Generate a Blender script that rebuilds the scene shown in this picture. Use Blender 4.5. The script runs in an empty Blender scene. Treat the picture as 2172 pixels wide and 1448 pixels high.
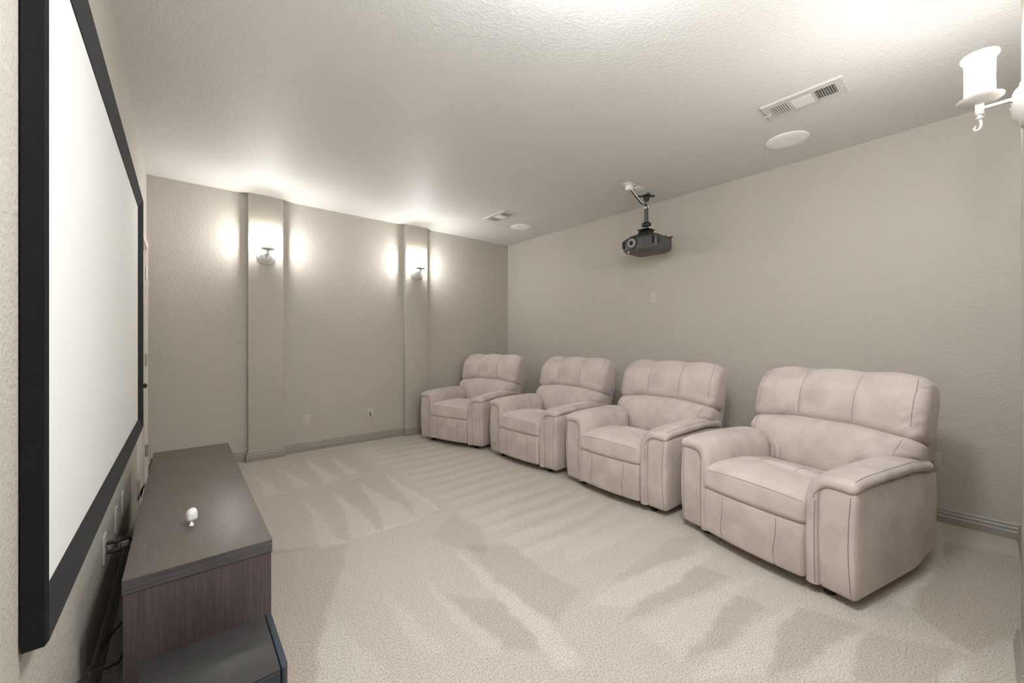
import bpy, bmesh, math, random
import numpy as np
from mathutils import Vector, Matrix
from mathutils.bvhtree import BVHTree

S = bpy.context.scene
COL = S.collection
rnd = random.Random(7)

# ------------------------------------------------------------------ camera, world, exposure
CAM_H = 1.24
cam_d = bpy.data.cameras.new('camera')
cam = bpy.data.objects.new('camera', cam_d)
COL.objects.link(cam)
cam_d.sensor_width = 36.0
cam_d.lens = 837.0 / 2172.0 * 36.0
cam_d.shift_y = -3.0 / 2172.0
cam_d.clip_start = 0.01
cam.location = (0, 0, CAM_H)
cam.rotation_euler = (math.radians(90), 0, -math.radians(39.947))
S.camera = cam

W = bpy.data.worlds.new('world')
S.world = W
W.use_nodes = True
W.node_tree.nodes['Background'].inputs[0].default_value = (0.9, 0.95, 1.0, 1)
W.node_tree.nodes['Background'].inputs[1].default_value = 0.0

S.view_settings.view_transform = 'Standard'
S.view_settings.look = 'None'
S.view_settings.gamma = 1.0
S.view_settings.use_curve_mapping = False
S.view_settings.exposure = 0.22
S.cycles.max_bounces = 14
S.cycles.diffuse_bounces = 10
S.cycles.sample_clamp_indirect = 6.0
SCONCE_EMIT = 165.0
BULB_EMIT = 25.0
FILL_EMIT = 74.0

# room extents (metres): x across from the screen wall to the seat wall, y along it
XL, XR, YN, YF, ZC = -0.243, 3.984, -0.153, 4.86, 2.74
PIL = 0.07
PILN = 0.057
PX = [(0.519, 0.832), (2.219, 2.532)]

# ------------------------------------------------------------------ materials
def new_mat(name):
    m = bpy.data.materials.new(name)
    m.use_nodes = True
    nt = m.node_tree
    return m, nt, nt.nodes['Principled BSDF']

def node(nt, t, **kw):
    n = nt.nodes.new(t)
    for k, v in kw.items():
        setattr(n, k, v)
    return n

def simple(name, col, rough=0.6, metal=0.0, spec=0.5, noise=0.0, nscale=40.0, bump=0.0, bscale=200.0, sheen=0.0):
    m, nt, b = new_mat(name)
    b.inputs['Base Color'].default_value = (*col, 1)
    b.inputs['Roughness'].default_value = rough
    b.inputs['Metallic'].default_value = metal
    b.inputs['Specular IOR Level'].default_value = spec
    if sheen:
        b.inputs['Sheen Weight'].default_value = sheen
    tc = node(nt, 'ShaderNodeTexCoord')
    n = node(nt, 'ShaderNodeTexNoise')
    n.inputs['Scale'].default_value = nscale
    n.inputs['Detail'].default_value = 3
    nt.links.new(tc.outputs['Object'], n.inputs['Vector'])
    mx = node(nt, 'ShaderNodeMix', data_type='RGBA')
    k = max(noise, 0.015)
    mx.inputs['A'].default_value = (*[c * (1 - k) for c in col], 1)
    mx.inputs['B'].default_value = (*[min(1, c * (1 + k)) for c in col], 1)
    nt.links.new(n.outputs['Fac'], mx.inputs['Factor'])
    nt.links.new(mx.outputs['Result'], b.inputs['Base Color'])
    if bump:
        n2 = node(nt, 'ShaderNodeTexNoise')
        n2.inputs['Scale'].default_value = bscale
        n2.inputs['Detail'].default_value = 4
        nt.links.new(tc.outputs['Object'], n2.inputs['Vector'])
        bp = node(nt, 'ShaderNodeBump')
        bp.inputs['Strength'].default_value = bump
        bp.inputs['Distance'].default_value = 0.004
        nt.links.new(n2.outputs['Fac'], bp.inputs['Height'])
        nt.links.new(bp.outputs['Normal'], b.inputs['Normal'])
    return m

def plaster(name, col, bump, rough=0.55):
    """painted wall with an orange-peel / knock-down relief"""
    m, nt, b = new_mat(name)
    b.inputs['Roughness'].default_value = rough
    b.inputs['Specular IOR Level'].default_value = 0.25
    tc = node(nt, 'ShaderNodeTexCoord')
    n1 = node(nt, 'ShaderNodeTexNoise')
    n1.inputs['Scale'].default_value = 1.3
    n1.inputs['Detail'].default_value = 2
    nt.links.new(tc.outputs['Object'], n1.inputs['Vector'])
    mx = node(nt, 'ShaderNodeMix', data_type='RGBA')
    mx.inputs['A'].default_value = (*[c * 0.98 for c in col], 1)
    mx.inputs['B'].default_value = (*[c * 1.02 for c in col], 1)
    nt.links.new(n1.outputs['Fac'], mx.inputs['Factor'])
    nt.links.new(mx.outputs['Result'], b.inputs['Base Color'])
    n2 = node(nt, 'ShaderNodeTexNoise')
    n2.inputs['Scale'].default_value = 75
    n2.inputs['Detail'].default_value = 2.5
    n2.inputs['Roughness'].default_value = 0.55
    nt.links.new(tc.outputs['Object'], n2.inputs['Vector'])
    cr = node(nt, 'ShaderNodeValToRGB')
    cr.color_ramp.elements[0].position = 0.42
    cr.color_ramp.elements[1].position = 0.62
    nt.links.new(n2.outputs['Fac'], cr.inputs['Fac'])
    bp = node(nt, 'ShaderNodeBump')
    bp.inputs['Strength'].default_value = bump
    bp.inputs['Distance'].default_value = 0.003
    nt.links.new(cr.outputs['Color'], bp.inputs['Height'])
    nt.links.new(bp.outputs['Normal'], b.inputs['Normal'])
    return m

def suede():
    m, nt, b = new_mat('taupe_suede')
    b.inputs['Roughness'].default_value = 0.85
    b.inputs['Specular IOR Level'].default_value = 0.15
    b.inputs['Sheen Weight'].default_value = 0.25
    b.inputs['Sheen Roughness'].default_value = 0.5
    tc = node(nt, 'ShaderNodeTexCoord')
    n1 = node(nt, 'ShaderNodeTexNoise')
    n1.inputs['Scale'].default_value = 7.0
    n1.inputs['Detail'].default_value = 3.0
    n1.inputs['Distortion'].default_value = 0.3
    nt.links.new(tc.outputs['Object'], n1.inputs['Vector'])
    cr = node(nt, 'ShaderNodeValToRGB')
    cr.color_ramp.elements[0].position = 0.3
    cr.color_ramp.elements[0].color = (0.450, 0.382, 0.358, 1)
    cr.color_ramp.elements[1].position = 0.62
    cr.color_ramp.elements[1].color = (0.560, 0.484, 0.456, 1)
    nt.links.new(n1.outputs['Fac'], cr.inputs['Fac'])
    nt.links.new(cr.outputs['Color'], b.inputs['Base Color'])
    n2 = node(nt, 'ShaderNodeTexNoise')
    n2.inputs['Scale'].default_value = 420
    n2.inputs['Detail'].default_value = 2
    nt.links.new(tc.outputs['Object'], n2.inputs['Vector'])
    n3 = node(nt, 'ShaderNodeTexNoise')
    n3.inputs['Scale'].default_value = 14
    n3.inputs['Detail'].default_value = 2
    nt.links.new(tc.outputs['Object'], n3.inputs['Vector'])
    ad = node(nt, 'ShaderNodeMath', operation='MULTIPLY_ADD')
    ad.inputs[1].default_value = 0.12
    nt.links.new(n2.outputs['Fac'], ad.inputs[0])
    nt.links.new(n3.outputs['Fac'], ad.inputs[2])
    bp = node(nt, 'ShaderNodeBump')
    bp.inputs['Strength'].default_value = 0.35
    bp.inputs['Distance'].default_value = 0.012
    nt.links.new(ad.outputs[0], bp.inputs['Height'])
    nt.links.new(bp.outputs['Normal'], b.inputs['Normal'])
    return m

def wood(name, scale, c0, c1, rough, coat=0.0):
    m, nt, b = new_mat(name)
    b.inputs['Roughness'].default_value = rough
    tc = node(nt, 'ShaderNodeTexCoord')
    mp = node(nt, 'ShaderNodeMapping')
    mp.inputs['Scale'].default_value = scale
    nt.links.new(tc.outputs['Object'], mp.inputs['Vector'])
    n1 = node(nt, 'ShaderNodeTexNoise')
    n1.inputs['Scale'].default_value = 1.0
    n1.inputs['Detail'].default_value = 5
    n1.inputs['Roughness'].default_value = 0.6
    nt.links.new(mp.outputs['Vector'], n1.inputs['Vector'])
    cr = node(nt, 'ShaderNodeValToRGB')
    cr.color_ramp.elements[0].position = 0.35
    cr.color_ramp.elements[0].color = (*c0, 1)
    cr.color_ramp.elements[1].position = 0.68
    cr.color_ramp.elements[1].color = (*c1, 1)
    nt.links.new(n1.outputs['Fac'], cr.inputs['Fac'])
    nt.links.new(cr.outputs['Color'], b.inputs['Base Color'])
    bp = node(nt, 'ShaderNodeBump')
    bp.inputs['Strength'].default_value = 0.15
    bp.inputs['Distance'].default_value = 0.001
    nt.links.new(n1.outputs['Fac'], bp.inputs['Height'])
    nt.links.new(bp.outputs['Normal'], b.inputs['Normal'])
    return m

def carpet():
    m, nt, b = new_mat('beige_carpet')
    b.inputs['Roughness'].default_value = 0.95
    b.inputs['Specular IOR Level'].default_value = 0.1
    b.inputs['Sheen Weight'].default_value = 0.15
    tc = node(nt, 'ShaderNodeTexCoord')
    at = node(nt, 'ShaderNodeAttribute', attribute_name='nap')
    base = node(nt, 'ShaderNodeMix', data_type='RGBA')
    base.inputs['A'].default_value = (0.40, 0.352, 0.295, 1)
    base.inputs['B'].default_value = (0.62, 0.585, 0.535, 1)
    nt.links.new(at.outputs['Fac'], base.inputs['Factor'])
    n1 = node(nt, 'ShaderNodeTexNoise')
    n1.inputs['Scale'].default_value = 150
    n1.inputs['Detail'].default_value = 3
    n1.inputs['Roughness'].default_value = 0.65
    nt.links.new(tc.outputs['Object'], n1.inputs['Vector'])
    cr = node(nt, 'ShaderNodeValToRGB')
    cr.color_ramp.elements[0].position = 0.33
    cr.color_ramp.elements[0].color = (0.62, 0.60, 0.58, 1)
    cr.color_ramp.elements[1].position = 0.62
    cr.color_ramp.elements[1].color = (1.18, 1.18, 1.18, 1)
    nt.links.new(n1.outputs['Fac'], cr.inputs['Fac'])
    mu = node(nt, 'ShaderNodeMix', data_type='RGBA', blend_type='MULTIPLY')
    mu.inputs['Factor'].default_value = 1.0
    nt.links.new(base.outputs['Result'], mu.inputs['A'])
    nt.links.new(cr.outputs['Color'], mu.inputs['B'])
    nt.links.new(mu.outputs['Result'], b.inputs['Base Color'])
    bp = node(nt, 'ShaderNodeBump')
    bp.inputs['Strength'].default_value = 0.7
    bp.inputs['Distance'].default_value = 0.006
    nt.links.new(n1.outputs['Fac'], bp.inputs['Height'])
    nt.links.new(bp.outputs['Normal'], b.inputs['Normal'])
    return m

def emitter(name, col, strength):
    m, nt, b = new_mat(name)
    b.inputs['Base Color'].default_value = (0.9, 0.88, 0.82, 1)
    b.inputs['Roughness'].default_value = 0.4
    tc = node(nt, 'ShaderNodeTexCoord')
    n = node(nt, 'ShaderNodeTexNoise')
    n.inputs['Scale'].default_value = 9
    nt.links.new(tc.outputs['Object'], n.inputs['Vector'])
    mx = node(nt, 'ShaderNodeMix', data_type='RGBA')
    mx.inputs['A'].default_value = (*col, 1)
    mx.inputs['B'].default_value = (*[min(1, c * 1.03) for c in col], 1)
    nt.links.new(n.outputs['Fac'], mx.inputs['Factor'])
    nt.links.new(mx.outputs['Result'], b.inputs['Emission Color'])
    b.inputs['Emission Strength'].default_value = strength
    return m

WALLC = (0.47, 0.441, 0.392)
M_WALL = plaster('greige_wall_paint', WALLC, 0.35)
M_CEIL = plaster('greige_ceiling_paint', (0.70, 0.695, 0.68), 0.30)
M_TRIM = simple('greige_trim_paint', (0.30, 0.277, 0.24), 0.4, bump=0.05, bscale=30)
M_DOORT = simple('cream_trim_paint', (0.62, 0.58, 0.52), 0.4)
M_CARPET = carpet()
M_SUEDE = suede()
M_STITCH = simple('dark_stitching', (0.13, 0.11, 0.10), 0.9)
M_BLACK = simple('black_plastic', (0.012, 0.012, 0.013), 0.45)
M_CORD = simple('black_cord', (0.01, 0.01, 0.01), 0.5)
M_VELVET = simple('black_velvet', (0.010, 0.010, 0.011), 0.95, spec=0.1, noise=0.4, nscale=300, bump=0.3, bscale=600, sheen=0.08)
M_SCREEN = simple('white_screen_fabric', (0.80, 0.80, 0.785), 0.8, spec=0.1, noise=0.02, nscale=900)
M_WOOD_TOP = wood('dark_wood_lengthwise', (220, 5, 60), (0.080, 0.064, 0.054), (0.112, 0.092, 0.079), 0.40)
M_WOOD_END = wood('dark_wood_upright', (170, 60, 4), (0.050, 0.036, 0.038), (0.092, 0.070, 0.072), 0.34)
M_WOOD_EDGE = wood('dark_wood_edge', (5, 90, 220), (0.055, 0.048, 0.052), (0.11, 0.10, 0.105), 0.4)
M_SUB = simple('black_vinyl_cabinet', (0.028, 0.027, 0.027), 0.42, bump=0.1, bscale=500)
M_GRILLE = simple('slate_blue_grille', (0.018, 0.030, 0.046), 0.5, bump=0.3, bscale=700)
M_PEWTER = simple('pewter_metal', (0.66, 0.645, 0.62), 0.45, metal=0.25)
M_SHADE = emitter('lit_candle_glass', (1.0, 0.98, 0.955), SCONCE_EMIT)
M_BULB = emitter('lit_bulb', (1.0, 0.98, 0.955), BULB_EMIT)
M_RIM = emitter('lit_glass_rim', (1.0, 0.90, 0.70), 1.1)
M_FILL = emitter('fill_lamp_glass', (0.94, 0.975, 1.0), FILL_EMIT)
M_VENT = simple('vent_paint', (0.60, 0.585, 0.55), 0.45)
M_DUCT = simple('dark_duct', (0.03, 0.03, 0.028), 0.8)
M_WHITE = simple('white_plastic', (0.86, 0.86, 0.85), 0.35)
M_GRILLW = simple('white_speaker_grille', (0.97, 0.97, 0.97), 0.6)
M_PLATE = simple('greige_plate', (0.54, 0.50, 0.435), 0.35)
M_PLATEC = simple('almond_plate', (0.50, 0.47, 0.41), 0.35)
M_SLOT = simple('dark_slot', (0.03, 0.03, 0.03), 0.7)
M_NICKEL = simple('satin_nickel', (0.55, 0.53, 0.5), 0.35, metal=1.0)
M_CHROME = simple('chrome', (0.8, 0.8, 0.8), 0.15, metal=1.0)
M_PROJ = simple('charcoal_projector', (0.070, 0.072, 0.080), 0.35)
M_PROJT = simple('dark_projector_shell', (0.028, 0.028, 0.03), 0.35)
M_PROJB = simple('grey_projector_base', (0.085, 0.08, 0.074), 0.45)
M_POLE = simple('dark_grey_pole', (0.10, 0.10, 0.098), 0.45, metal=0.3)
M_LENS = simple('lens_glass', (0.01, 0.01, 0.012), 0.06)
M_RING = simple('lens_ring', (0.42, 0.42, 0.42), 0.3, metal=0.4)

# ------------------------------------------------------------------ geometry helpers
class G:
    """collects verts / faces; build() links them as ONE mesh object"""
    def __init__(s):
        s.v = []; s.f = []
    def add(s, vs, fs):
        o = len(s.v)
        s.v += [tuple(map(float, p)) for p in vs]
        s.f += [tuple(i + o for i in q) for q in fs]
        return s
    def box(s, x0, x1, y0, y1, z0, z1, bev=0.0, seg=2):
        bm = bmesh.new()
        bmesh.ops.create_cube(bm, size=1.0)
        for v in bm.verts:
            v.co = ((x0 + x1) / 2 + v.co.x * (x1 - x0), (y0 + y1) / 2 + v.co.y * (y1 - y0), (z0 + z1) / 2 + v.co.z * (z1 - z0))
        if bev > 0:
            bmesh.ops.bevel(bm, geom=bm.edges[:], offset=bev, segments=seg, affect='EDGES', profile=0.5)
        return s.frombm(bm)
    def frombm(s, bm, mat=None):
        bm.verts.index_update()
        vs = [tuple((mat @ v.co) if mat else v.co) for v in bm.verts]
        fs = [tuple(v.index for v in f.verts) for f in bm.faces]
        bm.free()
        return s.add(vs, fs)
    def prism(s, poly, axis, a0, a1, bev=0.0):
        """poly in the two other axes (in xyz order), extruded along axis"""
        bm = bmesh.new()
        def P(p, a):
            q = list(p); q.insert(axis, a); return q
        b0 = [bm.verts.new(P(p, a0)) for p in poly]
        b1 = [bm.verts.new(P(p, a1)) for p in poly]
        bm.faces.new(b0); bm.faces.new(list(reversed(b1)))
        n = len(poly)
        for i in range(n):
            bm.faces.new([b0[i], b1[i], b1[(i + 1) % n], b0[(i + 1) % n]])
        bmesh.ops.recalc_face_normals(bm, faces=bm.faces[:])
        if bev > 0:
            bmesh.ops.bevel(bm, geom=bm.edges[:], offset=bev, segments=2, affect='EDGES', profile=0.5)
        return s.frombm(bm)
    def lathe(s, prof, n=32, mat=None):
        """profile (r,z) about z"""
        vs, fs = [], []
        k = len(prof)
        for i in range(n):
            a = 2 * math.pi * i / n
            for r, z in prof:
                vs.append((r * math.cos(a), r * math.sin(a), z))
        for i in range(n):
            j = (i + 1) % n
            for q in range(k - 1):
                fs.append((i * k + q, j * k + q, j * k + q + 1, i * k + q + 1))
        if mat is not None:
            vs = [tuple(mat @ Vector(p)) for p in vs]
        return s.add(vs, fs)
    def tube(s, pts, r, n=8, caps=True):
        pts = [Vector(p) for p in pts]
        t0 = (pts[1] - pts[0]).normalized()
        up = Vector((0, 0, 1)) if abs(t0.z) < 0.9 else Vector((1, 0, 0))
        nrm = (up - t0 * up.dot(t0)).normalized()
        vs, fs = [], []
        m = len(pts)
        for i, p in enumerate(pts):
            t = (pts[min(i + 1, m - 1)] - pts[max(i - 1, 0)]).normalized()
            nrm = (nrm - t * nrm.dot(t)).normalized()
            bi = t.cross(nrm)
            rr = r[i] if isinstance(r, (list, tuple)) else r
            for k in range(n):
                a = 2 * math.pi * k / n
                vs.append(p + (nrm * math.cos(a) + bi * math.sin(a)) * rr)
        for i in range(m - 1):
            for k in range(n):
                l = (k + 1) % n
                fs.append((i * n + k, i * n + l, (i + 1) * n + l, (i + 1) * n + k))
        if caps:
            fs.append(tuple(reversed(range(n))))
            fs.append(tuple(range((m - 1) * n, m * n)))
        return s.add(vs, fs)
    def rbox(s, c, h, r, n, fn=None):
        """rounded box, surface grid n=(nx,ny,nz), optional vertex deformation"""
        def ax(k):
            t = np.linspace(-1, 1, k)
            return np.sign(t) * np.abs(t) ** 0.75
        tx, ty, tz = ax(n[0] + 1), ax(n[1] + 1), ax(n[2] + 1)
        vs, fs, idx = [], [], {}
        def vid(i, j, k):
            key = (i, j, k)
            if key in idx:
                return idx[key]
            p = np.array([tx[i] * h[0], ty[j] * h[1], tz[k] * h[2]])
            hh = np.array(h)
            q = np.clip(p, -(hh - r), hh - r)
            d = p - q
            L = np.linalg.norm(d)
            if L > 1e-9:
                p = q + d / L * r
            p = p + np.array(c)
            if fn:
                p = fn(*p)
            idx[key] = len(vs)
            vs.append(tuple(p))
            return idx[key]
        N = n
        for i in range(N[0]):
            for j in range(N[1]):
                fs.append((vid(i, j, 0), vid(i, j + 1, 0), vid(i + 1, j + 1, 0), vid(i + 1, j, 0)))
                fs.append((vid(i, j, N[2]), vid(i + 1, j, N[2]), vid(i + 1, j + 1, N[2]), vid(i, j + 1, N[2])))
        for i in range(N[0]):
            for k in range(N[2]):
                fs.append((vid(i, 0, k), vid(i + 1, 0, k), vid(i + 1, 0, k + 1), vid(i, 0, k + 1)))
                fs.append((vid(i, N[1], k), vid(i, N[1], k + 1), vid(i + 1, N[1], k + 1), vid(i + 1, N[1], k)))
        for j in range(N[1]):
            for k in range(N[2]):
                fs.append((vid(0, j, k), vid(0, j, k + 1), vid(0, j + 1, k + 1), vid(0, j + 1, k)))
                fs.append((vid(N[0], j, k), vid(N[0], j + 1, k), vid(N[0], j + 1, k + 1), vid(N[0], j, k + 1)))
        return s.add(vs, fs)
    def bvh(s):
        return BVHTree.FromPolygons([Vector(p) for p in s.v], s.f)
    def build(s, name, mat, parent=None, smooth=True, angle=40, loc=None):
        me = bpy.data.meshes.new(name)
        me.from_pydata(s.v, [], s.f)
        me.materials.append(mat)
        me.update()
        if smooth:
            me.polygons.foreach_set('use_smooth', [True] * len(me.polygons))
            me.set_sharp_from_angle(angle=math.radians(angle))
        o = bpy.data.objects.new(name, me)
        COL.objects.link(o)
        if parent:
            o.parent = parent
        if loc:
            o.location = loc
        return o

def tag(o, label, cat, group=None):
    o['label'] = label
    o['category'] = cat
    if group:
        o['group'] = group
    return o

def struct(o):
    o['kind'] = 'structure'
    return o

def thing(name, loc, rz=0.0):
    e = bpy.data.objects.new(name, None)
    e.empty_display_size = 0.1
    e.location = loc
    e.rotation_euler = (0, 0, rz)
    COL.objects.link(e)
    return e

def copy_tree(o, parent=None):
    c = o.copy()
    COL.objects.link(c)
    c.parent = parent
    for ch in list(o.children):
        copy_tree(ch, c)
    return c

def smooth_path(pts, n=8):
    """Catmull-Rom through the points"""
    P = [Vector(p) for p in pts]
    P = [P[0] * 2 - P[1]] + P + [P[-1] * 2 - P[-2]]
    out = []
    for i in range(1, len(P) - 2):
        for k in range(n):
            t = k / n
            a, b, c, d = P[i - 1], P[i], P[i + 1], P[i + 2]
            out.append(0.5 * (2 * b + (c - a) * t + (2 * a - 5 * b + 4 * c - d) * t * t + (3 * b - a - 3 * c + d) * t ** 3))
    out.append(P[-2])
    return out

def sstep(a, b, x):
    t = min(1, max(0, (x - a) / (b - a)))
    return t * t * (3 - 2 * t)

# ------------------------------------------------------------------ room shell
T = 0.12
# carpeted floor with vacuum-stroke nap, one regular grid
def build_floor():
    st = 0.0125
    nx = int(round((XR - XL) / st)); ny = int(round((YF - YN) / st))
    xs = np.linspace(XL, XR, nx + 1); ys = np.linspace(YN, YF, ny + 1)
    X, Y = np.meshgrid(xs, ys, indexing='ij')
    X0, Y0 = X, Y
    X = X0 + 0.012 * np.sin(7.3 * Y0 + 2.1 * X0) + 0.006 * np.sin(23 * Y0 + 11 * X0 + 1.3) + 0.004 * np.sin(61 * Y0 - 17 * X0)
    Y = Y0 + 0.012 * np.sin(6.1 * X0 - 3.2 * Y0 + .7) + 0.006 * np.sin(19 * X0 + 9 * Y0) + 0.004 * np.sin(53 * X0 + 29 * Y0)
    nap = np.full(X.shape, 0.58) + 0.05 * np.sin(3.1 * X0 + 1) * np.sin(2.3 * Y0)
    def inside(poly):
        r = np.zeros(X.shape, bool)
        n = len(poly)
        for i in range(n):
            x1, y1 = poly[i]; x2, y2 = poly[(i + 1) % n]
            if y1 == y2:
                continue
            c = ((y1 > Y) != (y2 > Y)) & (X < (x2 - x1) * (Y - y1) / (y2 - y1) + x1)
            r ^= c
        return r
    strokes = [
        (-1, [(2.17, 1.0), (2.2, 0.83), (1.85, 0.92), (1.69, 0.98), (1.47, 1.02), (1.67, 1.07), (1.96, 1.0)]),
        (-1, [(2.04, 0.77), (2.11, 0.7), (2.08, 0.64), (1.69, 0.68), (1.5, 0.75), (1.74, 0.76)]),
        (-1, [(2.21, 0.55), (2.27, 0.35), (1.96, 0.4), (1.77, 0.45), (1.65, 0.51), (2.0, 0.55)]),
        (-.8, [(2.25, 0.33), (2.38, 0.04), (2.08, 0.12), (1.86, 0.3), (2.05, 0.32)]),
        (.8, [(2.28, 0.55), (2.0, 0.55), (1.68, 0.51), (1.43, 0.71), (1.75, 0.66), (2.0, 0.61)]),
        (.9, [(2.27, 0.33), (2.05, 0.32), (1.86, 0.3), (1.73, 0.42), (1.96, 0.4)]),
        (1, [(3.93, 0.17), (3.61, 0.15), (2.94, 0.18), (2.6, 0.22), (2.59, 0.3), (3.21, 0.21)]),
        (1, [(2.48, 0.05), (2.16, 0.05), (2.08, 0.12)]),
        (-1.1, [(3.61, 0.15), (3.69, -0.15), (2.73, -0.15), (2.38, 0.04), (2.58, 0.21), (2.95, 0.17)]),
        (.7, [(2.4, 0.73), (2.0, 0.76), (1.69, 0.77), (1.47, 0.76), (1.52, 0.98), (1.82, 0.91), (2.19, 0.79)]),
        (.8, [(2.48, 1.0), (2.02, 1.0), (1.6, 1.06), (1.45, 1.18), (1.66, 1.25), (2.1, 1.12)]),
        (-.8, [(2.38, 1.24), (2.53, 1.15), (2.28, 1.07), (1.87, 1.18), (1.56, 1.21), (1.78, 1.25)]),
        (.5, [(2.51, 1.45), (2.06, 1.45), (1.63, 1.48), (1.82, 1.65), (2.05, 1.59)]),
        (-1, [(0.78, 2.48), (0.52, 1.93), (0.37, 1.55), (0.2, 1.2), (0.2, 2.0), (0.42, 2.72)]),
        (.9, [(1.23, 2.07), (1.25, 1.78), (1.25, 1.39), (1.18, 0.97), (1.08, 1.0), (1.17, 1.47), (1.2, 1.79)]),
        (-.8, [(1.3, 2.02), (1.53, 1.82), (1.51, 1.56), (1.51, 1.28), (1.25, 1.18), (1.25, 1.39), (1.27, 1.73)]),
        (-.9, [(0.98, 1.73), (1.17, 1.47), (1.1, 1.12), (0.99, 1.23), (0.99, 1.48)]),
        (.6, [(0.78, 1.93), (0.8, 1.76), (0.81, 1.39), (0.72, 1.42), (0.74, 1.68)]),
        (.7, [(0.98, 1.9), (1.0, 1.5), (0.97, 1.21), (0.91, 1.26), (0.93, 1.53)]),
        (.6, [(0.53, 1.91), (0.55, 1.77), (0.57, 1.53), (0.57, 1.2), (0.33, 1.45)]),
        (-.55, [(0.3, 4.75), (1.47, 4.75), (1.44, 4.01), (1.42, 3.68), (1.16, 3.7), (0.79, 3.64), (0.3, 3.65)]),
        (-.6, [(0.3, 3.62), (0.78, 3.61), (1.14, 3.66), (1.43, 3.56), (1.41, 2.92), (1.44, 2.52), (0.78, 2.54), (0.3, 2.67)]),
        (-.7, [(1.51, 2.44), (1.52, 2.17), (1.35, 1.84), (1.22, 2.04), (1.22, 2.27)]),
        (.9, [(0.517, 4.314), (0.508, 3.657), (0.619, 3.676)]),
        (1.1, [(0.743, 4.356), (0.719, 3.681), (0.836, 3.674)]),
        (1.1, [(0.999, 4.611), (0.937, 3.652), (1.073, 3.706)]),
        (1.1, [(1.23, 4.587), (1.156, 3.742), (1.273, 3.756)]),
        (.9, [(0.729, 3.472), (0.637, 2.528), (0.767, 2.483)]),
        (1.2, [(0.957, 3.463), (0.831, 2.527), (1.003, 2.489)]),
        (1.2, [(1.196, 3.501), (1.029, 2.485), (1.279, 2.51)]),
        (1.1, [(1.453, 3.605), (1.279, 2.51), (1.456, 2.561)]),
    ]
    y = 1.66
    r2 = random.Random(3)
    k = 0
    while y < 4.6:
        w = 0.075 + 0.03 * r2.random()
        e = 2.5 + 0.08 * r2.random()
        s0 = 1.5 + 0.06 * r2.random()
        strokes.append((0.55, [(e, y), (s0, y - w * 0.3), (s0, y + w)]))
        strokes.append((-0.55, [(s0 + .05, y + w * 1.05), (e - .1, y + w * .9), (e, y + w * 1.9), (s0 + .3, y + w * 1.4)]))
        y += w * 2.1
    for v, p in strokes:
        nap += np.where(inside(p), v * 0.32, 0.0)
    nap = np.clip(nap, 0.05, 1.0)
    for _ in range(1):                                        # soften the stroke edges
        q = np.pad(nap, 1, mode='edge')
        nap = (q[:-2, 1:-1] + q[2:, 1:-1] + q[1:-1, :-2] + q[1:-1, 2:] + 2 * q[1:-1, 1:-1]) / 6
    me = bpy.data.meshes.new('floor')
    V = np.stack([X0, Y0, np.zeros_like(X)], -1).reshape(-1, 3)
    I = np.arange((nx + 1) * (ny + 1)).reshape(nx + 1, ny + 1)
    Fq = np.stack([I[:-1, :-1], I[1:, :-1], I[1:, 1:], I[:-1, 1:]], -1).reshape(-1, 4)
    me.vertices.add(len(V)); me.vertices.foreach_set('co', V.ravel())
    me.loops.add(Fq.size); me.loops.foreach_set('vertex_index', Fq.ravel())
    me.polygons.add(len(Fq)); me.polygons.foreach_set('loop_start', np.arange(0, Fq.size, 4))
    me.update(calc_edges=True)
    a = me.attributes.new('nap', 'FLOAT', 'POINT')
    a.data.foreach_set('value', nap.ravel().astype(np.float32))
    me.materials.append(M_CARPET)
    o = bpy.data.objects.new('floor', me)
    COL.objects.link(o)
    return struct(o)
build_floor()

struct(G().box(XL - T, XR + T, YN - T, YF + T, ZC, ZC + T).build('ceiling', M_CEIL, smooth=False))
struct(G().box(XL - T, XR + T, YF, YF + T, -0.05, ZC).build('wall_far', M_WALL, smooth=False))
struct(G().box(XR, XR + T, YN - T, YF, -0.05, ZC).build('wall_right', M_WALL, smooth=False))
struct(G().box(XL - T, XR, YN - T, YN, -0.05, ZC).build('wall_near', M_WALL, smooth=False))
DY0, DY1, DZ = 3.92, 4.68, 2.035
wl = G()
wl.box(XL - T, XL, YN, DY0, -0.05, ZC).box(XL - T, XL, DY1, YF, -0.05, ZC).box(XL - T, XL, DY0, DY1, DZ, ZC)
struct(wl.build('wall_left', M_WALL, smooth=False))

# pilasters (the camera sees three; the fourth stands beside it)
n = 1
for (x0, x1) in PX:
    struct(G().box(x0, x1, YF - PIL, YF, 0, ZC, 0.006).build('trim_%d' % n, M_WALL)); n += 1
for (x0, x1) in PX:
    struct(G().box(x0, x1, YN, YN + PILN, 0, ZC, 0.006).build('trim_%d' % n, M_WALL)); n += 1

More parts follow.
